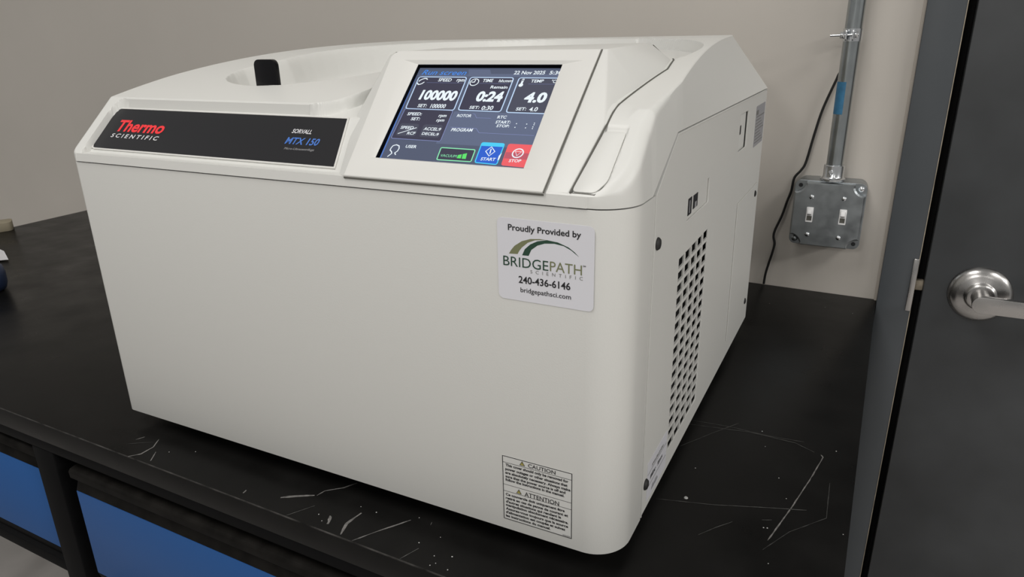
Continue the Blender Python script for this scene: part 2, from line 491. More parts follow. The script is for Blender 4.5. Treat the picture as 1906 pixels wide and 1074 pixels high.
# worn chips along the front edge
nt = M['top'].node_tree
bs = nt.nodes['Principled BSDF']
def add_edge_wear(m):
    nt = m.node_tree; bs = nt.nodes['Principled BSDF']; L = nt.links
    tc = nt.nodes.new('ShaderNodeTexCoord'); sx = nt.nodes.new('ShaderNodeSeparateXYZ'); L.new(tc.outputs['Object'], sx.inputs[0])
    a = nt.nodes.new('ShaderNodeMath'); a.operation = 'LESS_THAN'; a.inputs[1].default_value = -0.0523; L.new(sx.outputs['Y'], a.inputs[0])
    z = nt.nodes.new('ShaderNodeMath'); z.operation = 'GREATER_THAN'; z.inputs[1].default_value = -0.0012; L.new(sx.outputs['Z'], z.inputs[0])
    n = nt.nodes.new('ShaderNodeTexNoise'); n.inputs['Scale'].default_value = 38; n.inputs['Detail'].default_value = 6; L.new(tc.outputs['Object'], n.inputs['Vector'])
    g = nt.nodes.new('ShaderNodeMapRange'); g.inputs['From Min'].default_value = 0.38; g.inputs['From Max'].default_value = 0.80; L.new(n.outputs['Fac'], g.inputs['Value'])
    p = nt.nodes.new('ShaderNodeMath'); p.operation = 'MULTIPLY'; L.new(a.outputs[0], p.inputs[0]); L.new(z.outputs[0], p.inputs[1])
    q = nt.nodes.new('ShaderNodeMath'); q.operation = 'MULTIPLY'; L.new(p.outputs[0], q.inputs[0]); L.new(g.outputs['Result'], q.inputs[1])
    src = bs.inputs['Base Color'].links[0].from_socket
    mx = nt.nodes.new('ShaderNodeMix'); mx.data_type = 'RGBA'; L.new(q.outputs[0], mx.inputs[0]); L.new(src, mx.inputs[6]); mx.inputs[7].default_value = (0.10, 0.095, 0.09, 1)
    L.new(mx.outputs[2], bs.inputs['Base Color'])
add_edge_wear(M['top'])

S_ = dict(a=[(-.011,.269),(.052,.281),(.099,.28),(.119,.27)], b=[(-.009,.279),(.032,.283),(.072,.282),(.107,.286)], c=[(-.008,.221),(.018,.264),(.038,.295)],
 d=[(.1255,.268),(.128,.264),(.121,.221),(.11,.163),(.098,.108)], e=[(-.005,.122),(.046,.137),(.1,.158),(.123,.166)], f=[(.043,.089),(.054,.105),(.066,.12)],
 g=[(.138,.22),(.14,.162),(.113,.128),(.096,.094)], h=[(-.325,-.034),(-.312,-.025),(-.298,-.017)], i=[(-.296,-.016),(-.294,-.007),(-.281,.005),(-.274,.017)],
 j=[(-.238,-.05),(-.243,-.036),(-.242,-.026),(-.241,-.018)], k=[(-.224,-.052),(-.212,-.033),(-.194,-.006)], l=[(-.258,-.044),(-.261,-.038),(-.264,-.034)], m=[(-.301,-.052),(-.287,-.029)],
 n=[(-.173,-.052),(-.166,-.034)], o=[(-.522,-.053),(-.514,-.044),(-.514,-.029),(-.522,-.016)], p=[(-.493,-.048),(-.503,-.034)], q=[(-.363,-.045),(-.364,-.04)], r=[(-.174,-.004),(-.175,0.0)],
 s=[(-.5445,-.0275),(-.5405,-.0195)], t=[(-.545,-.037),(-.522,-.022)], u=[(.089,.134),(.097,.138)])
wid = dict(h=.0022, j=.0020, l=.0026, o=.0014, i=.0010, k=.0010, d=.0009, q=.0018, p=.0012, s=.0011)
dim = set('abcefgmntu')
wr = random.Random(3)
for k_, pts in S_.items():
    w = wid.get(k_, 0.0006)
    P = [Vector(p) for p in pts]; fine = []
    for a, b in zip(P, P[1:]):
        n_ = max(2, int((b - a).length / 0.006))
        fine += [a.lerp(b, i / n_) for i in range(n_)]
    fine.append(P[-1])
    v = []; f = []
    for i, p in enumerate(fine):
        d = (fine[min(i+1, len(fine)-1)] - fine[max(i-1, 0)]).normalized(); nn = Vector((-d.y, d.x))
        ww = w * (0.35 + 0.5 * wr.random()) * (0.5 if i in (0, len(fine)-1) else 1)
        off = nn * wr.uniform(-0.15, 0.15) * w
        v += [(*(p + off + nn*ww), 0.00025), (*(p + off - nn*ww), 0.00025)]
    for i in range(len(fine) - 1): f.append((2*i, 2*i+1, 2*i+3, 2*i+2))
    new_obj('scratch', v, f, 'scratch_faint' if k_ in 'gt' else 'scratch_dim' if k_ in dim else 'scratch', WT)
fl = MB()
for x, y in [(.104,.176),(.092,.124),(.095,.125),(.064,.289),(.155,.145),(.016,.188),(.072,.259),(.093,.207),(.139,.282),(.103,.079),(-.247,-.011),(-.229,-.011),(-.189,0),(-.266,-.043),(-.275,-.037),(-.17,-.028),(-.157,-.014),(-.465,-.015),(-.49,-.028),(-.146,-.047),(-.143,-.043),(-.13,-.045),(-.135,-.03),(-.149,-.036),(.13,.70),(.09,.71),(.01,.69)]:
    fl.lathe((x, y, 0.0001), (0, 0, 1), [(0.0007 * wr.uniform(.5, 1.1), 0), (0.0004, 0.0003)], n=6)
fl.lathe((.02, .136, 0.0001), (0, 0, 1), [(0.0020, 0), (0.0014, 0.0008)], n=10)
tag(fl.build('paint_flecks', 'fleck', WT), kind='stuff')

WB = tag(empty('workbench', (-0.69, -0.03, -0.9)), 'black steel workbench with blue fronted drawers below the worktop', 'workbench')
under(WB, MB().box(-1.60, 0.155, -0.0525, -0.012, -0.0385, -0.0251).build('top_rail', 'bench', bevel=0.001))
under(WB, MB().box(-1.60, 0.155, 0.72, 0.76, -0.07, -0.0251).build('top_rail', 'bench', bevel=0.001))
for x0 in (-1.62, -0.7118, 0.114):
    under(WB, MB().box(x0, x0 + 0.0415, -0.0525, -0.012, -0.899, -0.0386).build('post', 'bench', bevel=0.002))
    under(WB, MB().box(x0, x0 + 0.0415, 0.72, 0.76, -0.899, -0.0701).build('post', 'bench', bevel=0.002))
def drawer(x0, x1, yf, zt, zb, label):
    d = under(WB, tag(empty('drawer', ((x0+x1)/2, yf, zb)), label))
    bpy.context.view_layer.update()
    def ch(o): o.parent = d; o.matrix_parent_inverse = d.matrix_world.inverted(); return o
    ch(MB().box(x0, x1, yf, yf + 0.012, zb, zt).build('drawer_front', 'drawer', bevel=0.0008))
    prof = [(yf, zt + .0002), (yf + .006, zt + .017), (yf - .003, zt + .0195), (yf - .0035, zt + .028), (yf - .001, zt + .031), (yf + .004, zt + .032), (yf + .020, zt + .032), (yf + .020, zt + .0002)]
    ch(MB().prism(prof, lambda a, b, h: (h, a, b), x0 + 0.0005, x1).build('drawer_pull', 'grime', bevel=0.0008))
    ch(MB().box(x0 + 0.004, x1 - 0.004, yf + 0.0121, 0.55, zb + 0.004, zt + 0.001).build('drawer_box', 'bench'))
    lp = [(yf, zb - .0002), (yf + .004, zb - .016), (yf - .002, zb - .018), (yf - .002, zb - .034), (yf + .03, zb - .034), (yf + .03, zb - .0002)]
    ch(MB().prism(lp, lambda a, b, h: (h, a, b), x0 + 0.0005, x1).build('drawer_rail', 'bench', bevel=0.0008))
drawer(-1.55, -0.7125, -0.047, -0.0785, -0.1965, 'drawer left of the post')
drawer(-0.6393, 0.07, -0.053, -0.0797, -0.1985, 'drawer right of the post')

# ---------------------------------------------------------------- wall fittings
B = tag(empty('switch_box', (0.0728, WY, 0.1415)), 'galvanised double light switch box on the wall', 'switch')
bx, bz, hf = 0.0728, 0.1415, 0.0508
def wf(a, b, h): return (bx + a, WY - h, bz + b)
under(B, MB().prism(rrect(-hf+.001, hf-.001, -hf+.001, hf-.001, .012), wf, 0.0003, 0.044).build('box_body', 'galv', bevel=0.001))
holes = [circle(-.0425, .0425, .0028, 14), circle(.0425, -.0425, .0028, 14)]
under(B, MB().prism(rrect(-hf, hf, -hf, hf, .009), wf, 0.044, 0.0462, holes=holes).build('cover_flange', 'galv', bevel=0.0005, flat=True))
nc = []
R_ = 0.0125
for cx, cz, a0 in ((-1, -1, 0), (1, -1, 90), (1, 1, 180), (-1, 1, 270)):
    X, Z = cx*(hf-.0015), cz*(hf-.0015)
    arc = []
    for i in range(7):
        a = math.radians({(-1,-1): 90, (1,-1): 180, (1,1): 270, (-1,1): 0}[(cx, cz)] - 90*i/6)
        arc.append((X + R_*1.25*math.cos(a), Z + R_*1.25*math.sin(a)))
    nc += arc
tgh = [(-.0239, .0), (.0229, .0006)]
rcv = MB(); nn_ = len(nc); inn = []
for i, p in enumerate(nc):
    p = Vector(p); u = (p - Vector(nc[i-1])).normalized(); w = (Vector(nc[(i+1) % nn_]) - p).normalized()
    t = (u + w).normalized(); inn.append(tuple(p + Vector((-t.y, t.x)) * .0024))
rcv.add([wf(*p, .0462) for p in nc] + [wf(*p, .0552) for p in nc] + [wf(*p, .0575) for p in inn],
        [(i, (i+1) % nn_, nn_+(i+1) % nn_, nn_+i) for i in range(nn_)] + [(nn_+i, nn_+(i+1) % nn_, 2*nn_+(i+1) % nn_, 2*nn_+i) for i in range(nn_)])
rcv.prism(inn, wf, 0.0565, 0.0575, holes=[rrect(a-.0052, a+.0052, b-.0119, b+.0119, .0006, n=2) for a, b in tgh])
under(B, rcv.build('raised_cover', 'galv', flat=True))
for a, b in ((-.0425, .0425), (.0425, -.0425)):
    under(B, MB().cyl(wf(a, b, .0455), wf(a, b, .0466), .0031, n=18).build('hole_shade_disc', 'ink'))  # black disc paints the shade inside an open cover hole
for a, b in tgh:
    t = under(B, MB().prism(rrect(a-.0050, a+.0050, b-.0117, b+.0117, .0008), wf, 0.052, 0.0584).build('toggle_plate', 'toggle', bevel=0.0006))
    lv = MB().add([wf(a-.0034, b-.001, .0584), wf(a+.0034, b-.001, .0584), wf(a+.0034, b+.0085, .0584), wf(a-.0034, b+.0085, .0584),
                   wf(a-.0030, b+.0035, .0690), wf(a+.0030, b+.0035, .0690), wf(a+.0030, b+.0098, .0672), wf(a-.0030, b+.0098, .0672)],
                  [(0,3,2,1),(4,5,6,7),(0,1,5,4),(1,2,6,5),(2,3,7,6),(3,0,4,7)]).build('toggle_lever', 'toggle', t, bevel=0.0006)
    sl = MB().box(bx+a-.0036, bx+a+.0036, WY-.0586, WY-.0580, bz+b-.0092, bz+b-.002).build('toggle_slot', 'seam', t)
    for o_ in (lv, sl):
        o_.matrix_parent_inverse = Matrix.Translation(B.location).inverted() @ Matrix.Identity(4) if False else Matrix.Identity(4)
for x, z in ((.0489, .1690), (.094, .1700), (.049, .110), (.0937, .1092)):
    under(B, MB().lathe((x, WY-.0575, z), (0, -1, 0), [(.0036, 0), (.0034, .0010), (.0022, .0019), (.0006, .0022)], n=18).build('cover_screw', 'galv_bright', smooth=True, angle=50))
for a, b in ((.0425, .0425), (-.0425, -.0425)):
    under(B, MB().lathe((bx+a, WY-.0462, bz+b), (0, -1, 0), [(.0048, 0), (.0046, .0014), (.003, .0026), (.0008, .003)], n=20).build('corner_screw', 'galv_bright' if a > 0 else 'galv', smooth=True, angle=50))

px_, py_ = 0.0734, 0.745
CD = tag(empty('conduit', (px_, py_, 0.1935)), 'vertical zinc electrical conduit rising from the switch box', 'conduit')
under(CD, MB().cyl((px_, py_, 0.205), (px_, py_, 1.95), 0.0117, n=40).build('conduit_tube', 'conduit', smooth=True))
under(CD, MB().lathe((px_, py_, 0.1935), (0, 0, 1), [(.0178, 0), (.0178, .003), (.0155, .0045), (.0146, .006), (.0146, .0225), (.0138, .0235), (.0119, .0236)], n=40).build('set_screw_connector', 'galv_bright', smooth=True, angle=35))
under(CD, MB().lathe((px_-.003, py_-.0138, 0.2075), (0, -1, 0), [(.0034, 0), (.0034, .0035), (.002, .005)], n=14).build('set_screw', 'galv_bright', smooth=True))
tv = MB(); n_ = 14; vv = []; ff = []
for i in range(n_ + 1):
    a = math.radians(188 + 88 * i / n_)
    for z in (0.292, 0.338): vv.append((px_ + .0119*math.cos(a), py_ + .0119*math.sin(a), z))
for i in range(n_): ff.append((2*i, 2*i+2, 2*i+3, 2*i+1))
tag(under(CD, tv.add(vv, ff).build('tape_patch', 'tape', smooth=True)), 'blue tape')

CL = tag(empty('pipe_clamp', (px_, py_, 0.402)), 'small zinc clamp bolted around the conduit near the top', 'clamp')
band = MB().lathe((px_, py_, 0.3935), (0, 0, 1), [(.0118, 0), (.0131, 0), (.0131, .017), (.0118, .017)], n=36).build('clamp_band', 'galv_bright', smooth=True, angle=35)
under(CL, band)
for x in (0.0655, 0.0745):
    under(CL, MB().prism(rrect(py_-.0255, py_-.0115, .3945, .4095, .003), lambda a, b, h: (h, a, b), x, x+.0019).build('clamp_ear', 'galv_bright', bevel=.0004))
ya = py_ - .019
under(CL, MB().cyl((.0455, ya, .4015), (.082, ya, .4025), .0017, n=14).build('bolt', 'galv_bright', smooth=True, angle=40))
under(CL, MB().cyl((.0585, ya, .4018), (.0645, ya, .402), .0052, n=6).build('nut', 'galv_bright', bevel=.0005))
under(CL, MB().cyl((.0768, ya, .4023), (.0812, ya, .4024), .0052, n=6).build('bolt_head', 'galv_bright', bevel=.0005))
under(CL, MB().box(px_-.008, px_+.009, py_+.0132, WY-.0005, .3945, .4095).build('clamp_foot', 'galv'))

cp = [(.0705, .776, 1.9), (.0700, .776, .60), (.0680, .776, .38), (.0598,.776,.345),(.0534,.776,.3247),(.0438,.776,.2926),(.0368,.776,.2557),(.030,.776,.2136),(.0245,.776,.200),(.0155,.776,.1865),(.0131,.776,.1650),(.0086,.776,.147),(.0036,.776,.1239),(-.0045,.776,.0985),(-.0058,.776,.0865),(-.0030,.776,.0745),(-.0050,.776,.058),(-.0087,.776,.0394),(-.0120,.776,.020),(-.0130,.7765,.0022)]
P = [Vector(p) for p in cp]; sm = []
for i in range(len(P) - 1):
    p0, p1, p2, p3 = P[max(i-1, 0)], P[i], P[i+1], P[min(i+2, len(P)-1)]
    for k in range(6):
        t = k / 6
        sm.append(0.5*((2*p1) + (p2-p0)*t + (2*p0-5*p1+4*p2-p3)*t*t + (3*p1-p0-3*p2+p3)*t**3) if (p2-p1).length < .1 else p1.lerp(p2, t))
sm.append(P[-1])
cbo = MB().tube(sm, 0.0020, n=10).build('cable', 'cable', smooth=True)
tag(cbo, 'thin black cable trailing down the wall behind the conduit', 'cable')

jar = MB().lathe((-1.226, 0.171, 0.0), (0, 0, 1), [(.030, 0), (.037, .003), (.040, .012), (.0405, .030), (.038, .042), (.031, .049), (.018, .052), (.003, .0525)], n=36).build('container', 'navy', smooth=True, angle=60)
tag(jar, 'navy blue rounded plastic container at the far left on the worktop', 'container')
pp = []
ppv = [(-1.372, .296, .0035), (-1.42, .262, .001), (-1.56, .25, .0006), (-1.53, .345, .0006), (-1.44, .325, .004)]
ppn = MB(); ppn.add(ppv + [(x, y, z + .0006) for x, y, z in ppv], [(0,1,2,3,4), (9,8,7,6,5)] + [(i, (i+1) % 5, 5+(i+1) % 5, 5+i) for i in range(5)])
tag(ppn.build('paper_sheet', 'paper'), 'white paper sheet corner poking in behind the navy container', 'paper')
tag(MB().prism(rpoly([(-1.6425, .42), (-1.600, .40), (-1.585, .44), (-1.622, .462)], .01), lambda a, b, h: (a - .03, b, h), 0, .020).build('stopper', 'tan', bevel=.004), 'small tan lump at the far left end of the worktop by the wall', 'stopper')

# ---------------------------------------------------------------- centrifuge
CF = tag(empty('centrifuge'), 'large ivory benchtop centrifuge with a touch screen on the black worktop', 'centrifuge')
MR = [[0.999940893, -0.009133797, -0.005897786], [0.009133956, 0.999958285, 0.0], [0.00589754, -5.387e-05, 0.999982608]]
CF.matrix_world = Matrix(((MR[0][0], MR[0][1], MR[0][2], 0), (MR[1][0], MR[1][1], MR[1][2], 0), (MR[2][0], MR[2][1], MR[2][2], 0), (0, 0, 0, 1)))
W_, D_, ZB, ZS = 0.58, 0.557, 0.022, 0.3026

# front cover with rounded upright corners
rc = 0.030
out = [(-W_, 0.0585), (-W_, 0.006)]
out += [(-W_ + .006 - .006*math.cos(math.radians(a)), .006 - .006*math.sin(math.radians(a))) for a in (30, 60, 90)]
out += [(-rc + rc*math.sin(math.radians(a)), rc - rc*math.cos(math.radians(a))) for a in range(0, 91, 6)]
out += [(0.0, 0.0585)]
FC = MB().prism(out, lambda a, b, h: (a, b, h), ZB, ZS).build('front_cover', 'paint', CF, bevel=0.0025, seg=3)

# chassis, back and left sheet
MB().box(-W_, -0.024, 0.060, D_ - 0.001, ZB + 0.002, 0.338).build('chassis', 'paint', CF, bevel=0.0015)
MB().box(-0.0239, -0.002, 0.062, 0.075, ZB + 0.004, 0.300).build('chassis_flange', 'paint', CF)
MB().box(-0.0239, -0.002, D_ - 0.012, D_ - 0.001, ZB + 0.004, 0.336).build('chassis_flange', 'paint', CF)
MB().box(-0.0236, -0.021, 0.130, 0.262, 0.035, 0.240).build('vent_shade_sheet', 'dark', CF)  # dark sheet stands in for the shaded interior behind the vent
for x, y in ((-.53, .06), (-.05, .06), (-.53, .50), (-.05, .50)):
    z0 = -0.0058977 * x
    MB().lathe((x, y, z0 + 0.0002), (0, 0, 1), [(.018, 0), (.020, .003), (.019, .0235)], n=24).build('rubber_foot', 'rubber', CF, smooth=True, angle=40)

# right side panel
SF = Frame((0, 0, 0), (0, 1, 0), (0, 0, 1))
sfn = lambda a, b, h: (h, a, b)
V0, V1, Z0, Z1 = 0.1402, 0.2500, 0.0435, 0.2308
PT = 0.0017
pout = [(.0597, .0235), (.0597, .3030), (.1128, .3398), (.1150, .3398), (D_, .3398), (D_, .0235)]
hl = [[(V0, Z0), (V1, Z0), (V1, Z1), (V0, Z1)], rrect(.1575, .2405, .2595, .2828, .001, n=1), rrect(.3800, .4288, .2850, .3257, .002, n=2)]
SP = MB().prism(pout, sfn, -PT, 0.0, holes=hl).build('side_panel', 'paint', CF, bevel=0.0005, seg=1)
fo = [(.0589, .0235), (.0589, .3033), (.1124, .3400), (D_, .3400), (D_, .3387), (.1130, .3387), (.0607, .3026), (.0607, .0235)]
MB().prism(fo, sfn, -.010, .0007).build('panel_fold', 'paint', SP, bevel=0.0006, seg=2)
MB().box(-0.010, -0.0005, D_-.0015, D_, .024, .3395).build('panel_fold', 'paint', SP)
nrow, ncol, bh, bw = 16, 5, 0.0034, 0.0044
ph = (Z1 - Z0 + bh) / nrow; pw = (V1 - V0 + bw) / ncol
slm = None
for i in range(nrow - 1):
    zc = Z0 + (i + 1) * ph - bh
    if slm is None:
        s0 = MB().box(-PT, 0, V0 - .0002, V1 + .0002, 0, bh).build('vent_slat', 'paint', SP)
        s0.location = (0, 0, zc); slm = s0.data
    else:
        s1 = bpy.data.objects.new('vent_slat', slm); link(s1, SP); s1.location = (0, 0, zc)
for j in range(ncol - 1):
    yc = V0 + (j + 1) * pw - bw
    MB().box(-PT + .0001, -0.0001, yc, yc + bw, Z0, Z1).build('vent_bar', 'paint', SP)
# interface recess
IP = MB().box(-.0030, -.0016, .1560, .2420, .2580, .2843).build('port_plate', 'paint', SP)
def sbox(y0, y1, z0, z1, x0, x1, name, m, parent, **k): return MB().box(x0, x1, y0, y1, z0, z1).build(name, m, parent, **k)
sbox(.1665, .1790, .2625, .2775, -.0016, -.0012, 'usb_port', 'ink', IP)
sbox(.1700, .1720, .2645, .2755, -.0012, -.0009, 'port_tongue', 'grey_print', IP)
sbox(.1850, .2010, .2645, .2768, -.0016, -.0012, 'network_port', 'ink', IP)
sbox(.1905, .1965, .2650, .2700, -.0012, -.0010, 'port_tongue', 'grey_print', IP)
# grip slot
GS = MB().box(-.0045, -.0030, .376, .432, .281, .329).build('slot_floor', 'shell', SP)
sbox(.3950, .4040, .3020, .3120, -.0030, -.0028, 'slot_hole', 'ink', GS)
# access plate and screws
AP = MB().prism([(.4060, .0470), (.5420, .0470), (.5420, .2222), (.4040, .2222)], sfn, 0.00005, 0.0012).build('access_plate', 'paint', SP, bevel=0.0004, seg=1)
for y, z in ((.5252, .2100), (.5253, .0594)):
    MB().lathe((.0012, y, z), (1, 0, 0), [(.0042, 0), (.0040, .001), (.002, .0018)], n=14).build('plate_screw', 'rubber', AP, smooth=True)
for y, z in ((.0690, .2640), (.0690, .0512)):
    MB().lathe((.0, y, z), (1, 0, 0), [(.0050, 0), (.0050, .0008), (.0038, .0022), (.0012, .0029)], n=20).build('panel_screw', 'rubber', SP, smooth=True)
# labels on the side panel
rl = MB().prism(rrect(.4828, .5486, .2755, .3250, .0008, n=1), sfn, 0.00005, 0.0003).build('rating_label', 'foil', SP)
tag(rl, 'silver rating label')
dc = Decal(SF, 0.00035)
dc.poly([(.4835, .314), (.500, .314), (.500, .3195), (.4835, .3195)], 'grey_ink', 1)
for k in range(9): dc.poly([(.4850, .3110 - k*.0039), (.5455 - (k*7 % 4)*.008, .3110 - k*.0039), (.5455 - (k*7 % 4)*.008, .3122 - k*.0039), (.4850, .3122 - k*.0039)], 'grey_ink', 1)
dc.build('label_lines', rl)
sl = MB().prism(rrect(.0735, .1345, .0300, .0685, .001, n=1), sfn, 0.00005, 0.0003).build('service_label', 'sticker', SP)
tag(sl, 'white service label with blurred handwriting')
dc = Decal(SF, 0.00035)
for z in (.0560, .0430): dc.poly([(.0745, z), (.1325, z), (.1325, z + .0006), (.0745, z + .0006)], 'grey_ink', 1)
wr2 = random.Random(5)
for z, y0, y1, hh, k in ((.0583, .087, .122, .0028, 'grey_ink'), (.0478, .083, .099, .0048, 'ink'), (.0478, .105, .119, .0048, 'ink'), (.0335, .088, .107, .0050, 'grey_print')):
    y = y0
    while y < y1:
        w = wr2.uniform(.0012, .0024)
        dc.stroke([(y, z), (y + w*.5, z + hh*wr2.uniform(.6, 1)), (y + w, z + hh*wr2.uniform(0, .4))], .0006, k, 1)
        y += w + .0004
dc.build('label_writing', sl)

# ---------------------------------------------------------------- top cover as one moulded surface
def sdf(px, py, poly):
    P = np.array(poly); n = len(P)
    d = np.full(px.shape, 1e9); ins = np.zeros(px.shape, bool)
    for i in range(n):
        a = P[i]; b = P[(i+1) % n]; e = b - a
        wx = px - a[0]; wy = py - a[1]
        t = np.clip((wx*e[0] + wy*e[1]) / (e@e + 1e-12), 0, 1)
        d = np.minimum(d, np.hypot(wx - e[0]*t, wy - e[1]*t))
        c = ((a[1] > py) != (b[1] > py)) & (px < (b[0]-a[0])*(py-a[1])/(b[1]-a[1] + 1e-15) + a[0])
        ins ^= c
    return np.where(ins, d, -d)
def sst(x, w):
    t = np.clip(x / w, 0, 1); return t*t*(3-2*t)
ys_ = np.array([-.01, 0, .0535, .1405, .21, .26, .31, .37, .5, .557]); zs_ = np.array([.3022, .3114, .361, .379, .390, .3945, .3985, .402, .4052, .406])
ys_d = np.linspace(.0535, .557, 120)
zc_ = np.polyval(np.polyfit(ys_[2:], zs_[2:], 4), ys_d)
def T0_(y): return np.where(y < .0535, .361 + .2*(y - .0535), np.interp(y, ys_d, zc_ - (zc_[0]-.361)*(1-(ys_d-.0535)/.5)))
def T_(x, y):
    k = np.clip((x + .24) / .05, 0, 1)
    a = T0_(y); b = .3114 + .0014*k*np.clip(y/.004, 0, 1) + (.927*(1-k) + .8165*k)*np.maximum(y, 0)
    kk = .0001 + .006 * np.clip((x + .2) / .02, 0, 1) * np.clip((-.016 - x) / .006, 0, 1)
    h = np.clip(kk - np.abs(a - b), 0, None) / kk
    return np.minimum(a, b) - h*h*kk*.25
lean = lambda y, a: a * np.clip((y - .13) / (.557 - .13), 0, 1)
def xR_(y, ln=True):
    r = .030; q = np.where(y < r, -r + np.sqrt(np.maximum(0, r*r - (r-y)**2)), 0.0)
    return q - (lean(y, .045) if ln else 0) - (.003*np.clip(y/.05, 0, 1) if ln else 0)
def xL_(y, ln=True):
    r = .006; q = np.where(y < r, r - np.sqrt(np.maximum(0, r*r - (r-y)**2)), 0.0)
    return -W_ + q + (lean(y, .028) if ln else 0)
def xs_(a, b, d): return np.arange(a, b, d)
xq = np.concatenate([xs_(-.58, -.566, .0014), xs_(-.566, -.312, .0020), xs_(-.312, -.266, .0006), xs_(-.266, -.05, .0036), xs_(-.05, -.012, .0011), xs_(-.012, 0, .0006), np.array([-.5795, -.5668, -.5652, 0.0])])
sq = np.unique(np.round((np.unique(np.round(xq, 5)) + W_) / W_, 6))
yq = np.unique(np.round(np.concatenate([np.array([0, .0007, .0015, .003]), np.linspace(.0045, .0510, 40), np.array([.0518, .0526, .0535]), np.arange(.0545, .100, .0009), np.arange(.100, .17, .0016), np.linspace(.17, D_, 150)]), 6))
Sg, Yg = np.meshgrid(sq, yq)
Xg = xL_(Yg) + (xR_(Yg) - xL_(Yg)) * Sg
rec = [(-.566, -.02), (-.566, .0400), (-.5650, .0455), (-.5620, .0495), (-.5575, .0516), (-.553, .0522), (-.307, .0522), (-.3020, .0530), (-.2983, .0545), (-.2935, .0568), (-.2893, .0600), (-.2860, .0640), (-.2830, .0690), (-.2800, .0760), (-.2775, .0850), (-.2756, .0929), (-.27, .13), (-.20, .13), (-.20, -.02)]
cxr, cyr, rr = -.264, .270, .238
sc = [(-.4846, .1215), (-.4714, .1111), (-.4556, .1036), (-.4332, .0975), (-.4171, .0966), (-.3884, .1011), (-.3713, .1091), (-.3437, .1194), (-.3231, .1331), (-.300, .165), (-.24, .185), (-.12, .185), (-.06, .19)]
for a in range(-14, 196, 5): sc.append((cxr + rr*math.cos(math.radians(a)), cyr + rr*math.sin(math.radians(a))))
sc += [(-.5010, .19), (-.5024, .1625), (-.4973, .1438), (-.4905, .130)]
pl_ = [(-.075, .0016), (-.0262, .0016), (-.0215, .0042), (-.0185, .0105), (-.0175, .0485), (-.075, .0485)]
def top_z(X, Y):
    Z = T_(X, Y).copy()
    m1 = sst(sdf(X, Y, rec) + .0006, np.where(X > -.31, .0022, .0012))
    zrec = np.minimum(np.maximum(.3114, .3018 + .94*Y), T0_(Y) - .0105)
    Z = Z*(1-m1) + zrec*m1
    # the sweeping hollow of the lid
    sd = sdf(X, Y, sc)
    lw = np.clip((-.15 - X) / .15, 0, 1); lw = lw*lw*(3-2*lw)
    dep = (.012 + (.0340 - .012) * lw) * (0.55 + 0.45*np.clip((Y - .105)/.12, 0, 1))
    front = np.clip((.20 - Y) / .06, 0, 1)
    wid_ = np.where(X > -.15, .005, .018 - .009*front)
    fade = np.where(X > -.15, np.clip((Y - .215) / .05, 0, 1), 1.0)
    Z = Z - dep * fade * sst(sd, wid_)
    # shallow seat of the inset plate
    Z = Z - .0026 * sst(sdf(X, Y, pl_), .0022)
    return Z
def surf(x, y): return float(top_z(np.array([[x]]), np.array([[y]]))[0, 0])
Zg = top_z(Xg, Yg)
# pocket under the display housing
Zg = Zg - .022 * sst(sdf(Xg, Yg, [(-.238, .008), (-.0475, .008), (-.0400, .0476), (-.0355, .110), (-.0320, .169), (-.0390, .206), (-.056, .206), (-.250, .190)]), .003)
# rounded shoulders
dR = xR_(Yg) - Xg
rr_ = np.interp(Yg, [0, .05, .07, .11], [.009, .010, .006, .0025])
Zg = Zg - np.where(dR < rr_, rr_ - np.sqrt(np.maximum(0, rr_**2 - (rr_-dR)**2)), 0) * np.clip(Yg/.01, 0, 1)
dL = Xg - xL_(Yg)
Zg = Zg - np.where(dL < .002, .002 - np.sqrt(np.maximum(0, .002**2 - (.002-dL)**2)), 0)
ny, nx = Xg.shape
V = np.stack([Xg, Yg, Zg], -1).reshape(-1, 3).tolist()
F = [(j*nx+i, j*nx+i+1, (j+1)*nx+i+1, (j+1)*nx+i) for j in range(ny-1) for i in range(nx-1)]
def zl_(y): return float(np.interp(y, [0, .052, .1118, .557], [.3036, .3036, .3412, .3412]))
bl = []
for i in range(nx): bl.append((0*nx + i, None))
loop = [(0, i) for i in range(nx)] + [(j, nx-1) for j in range(1, ny)] + [(ny-1, i) for i in range(nx-2, -1, -1)] + [(j, 0) for j in range(ny-2, 0, -1)]
base0 = len(V); L1 = []
for (j, i) in loop:
    y = float(Yg[j, i]); x = float(Xg[j, i])
    if i == nx-1: xb = float(xR_(np.array(y), False))
    elif i == 0: xb = float(xL_(np.array(y), False))
    else: xb = x
    yb_ = y - (.0008 if j == 0 and 0 < i < nx-1 else 0)
    L1.append(len(V)); V.append((xb, yb_, zl_(y)))
nl = len(loop)
for k in range(nl):
    a = loop[k][0]*nx + loop[k][1]; b = loop[(k+1) % nl][0]*nx + loop[(k+1) % nl][1]
    F.append((b, a, L1[k], L1[(k+1) % nl]))
TC = new_obj('top_cover', V, F, 'shell', CF, smooth=True, angle=24)

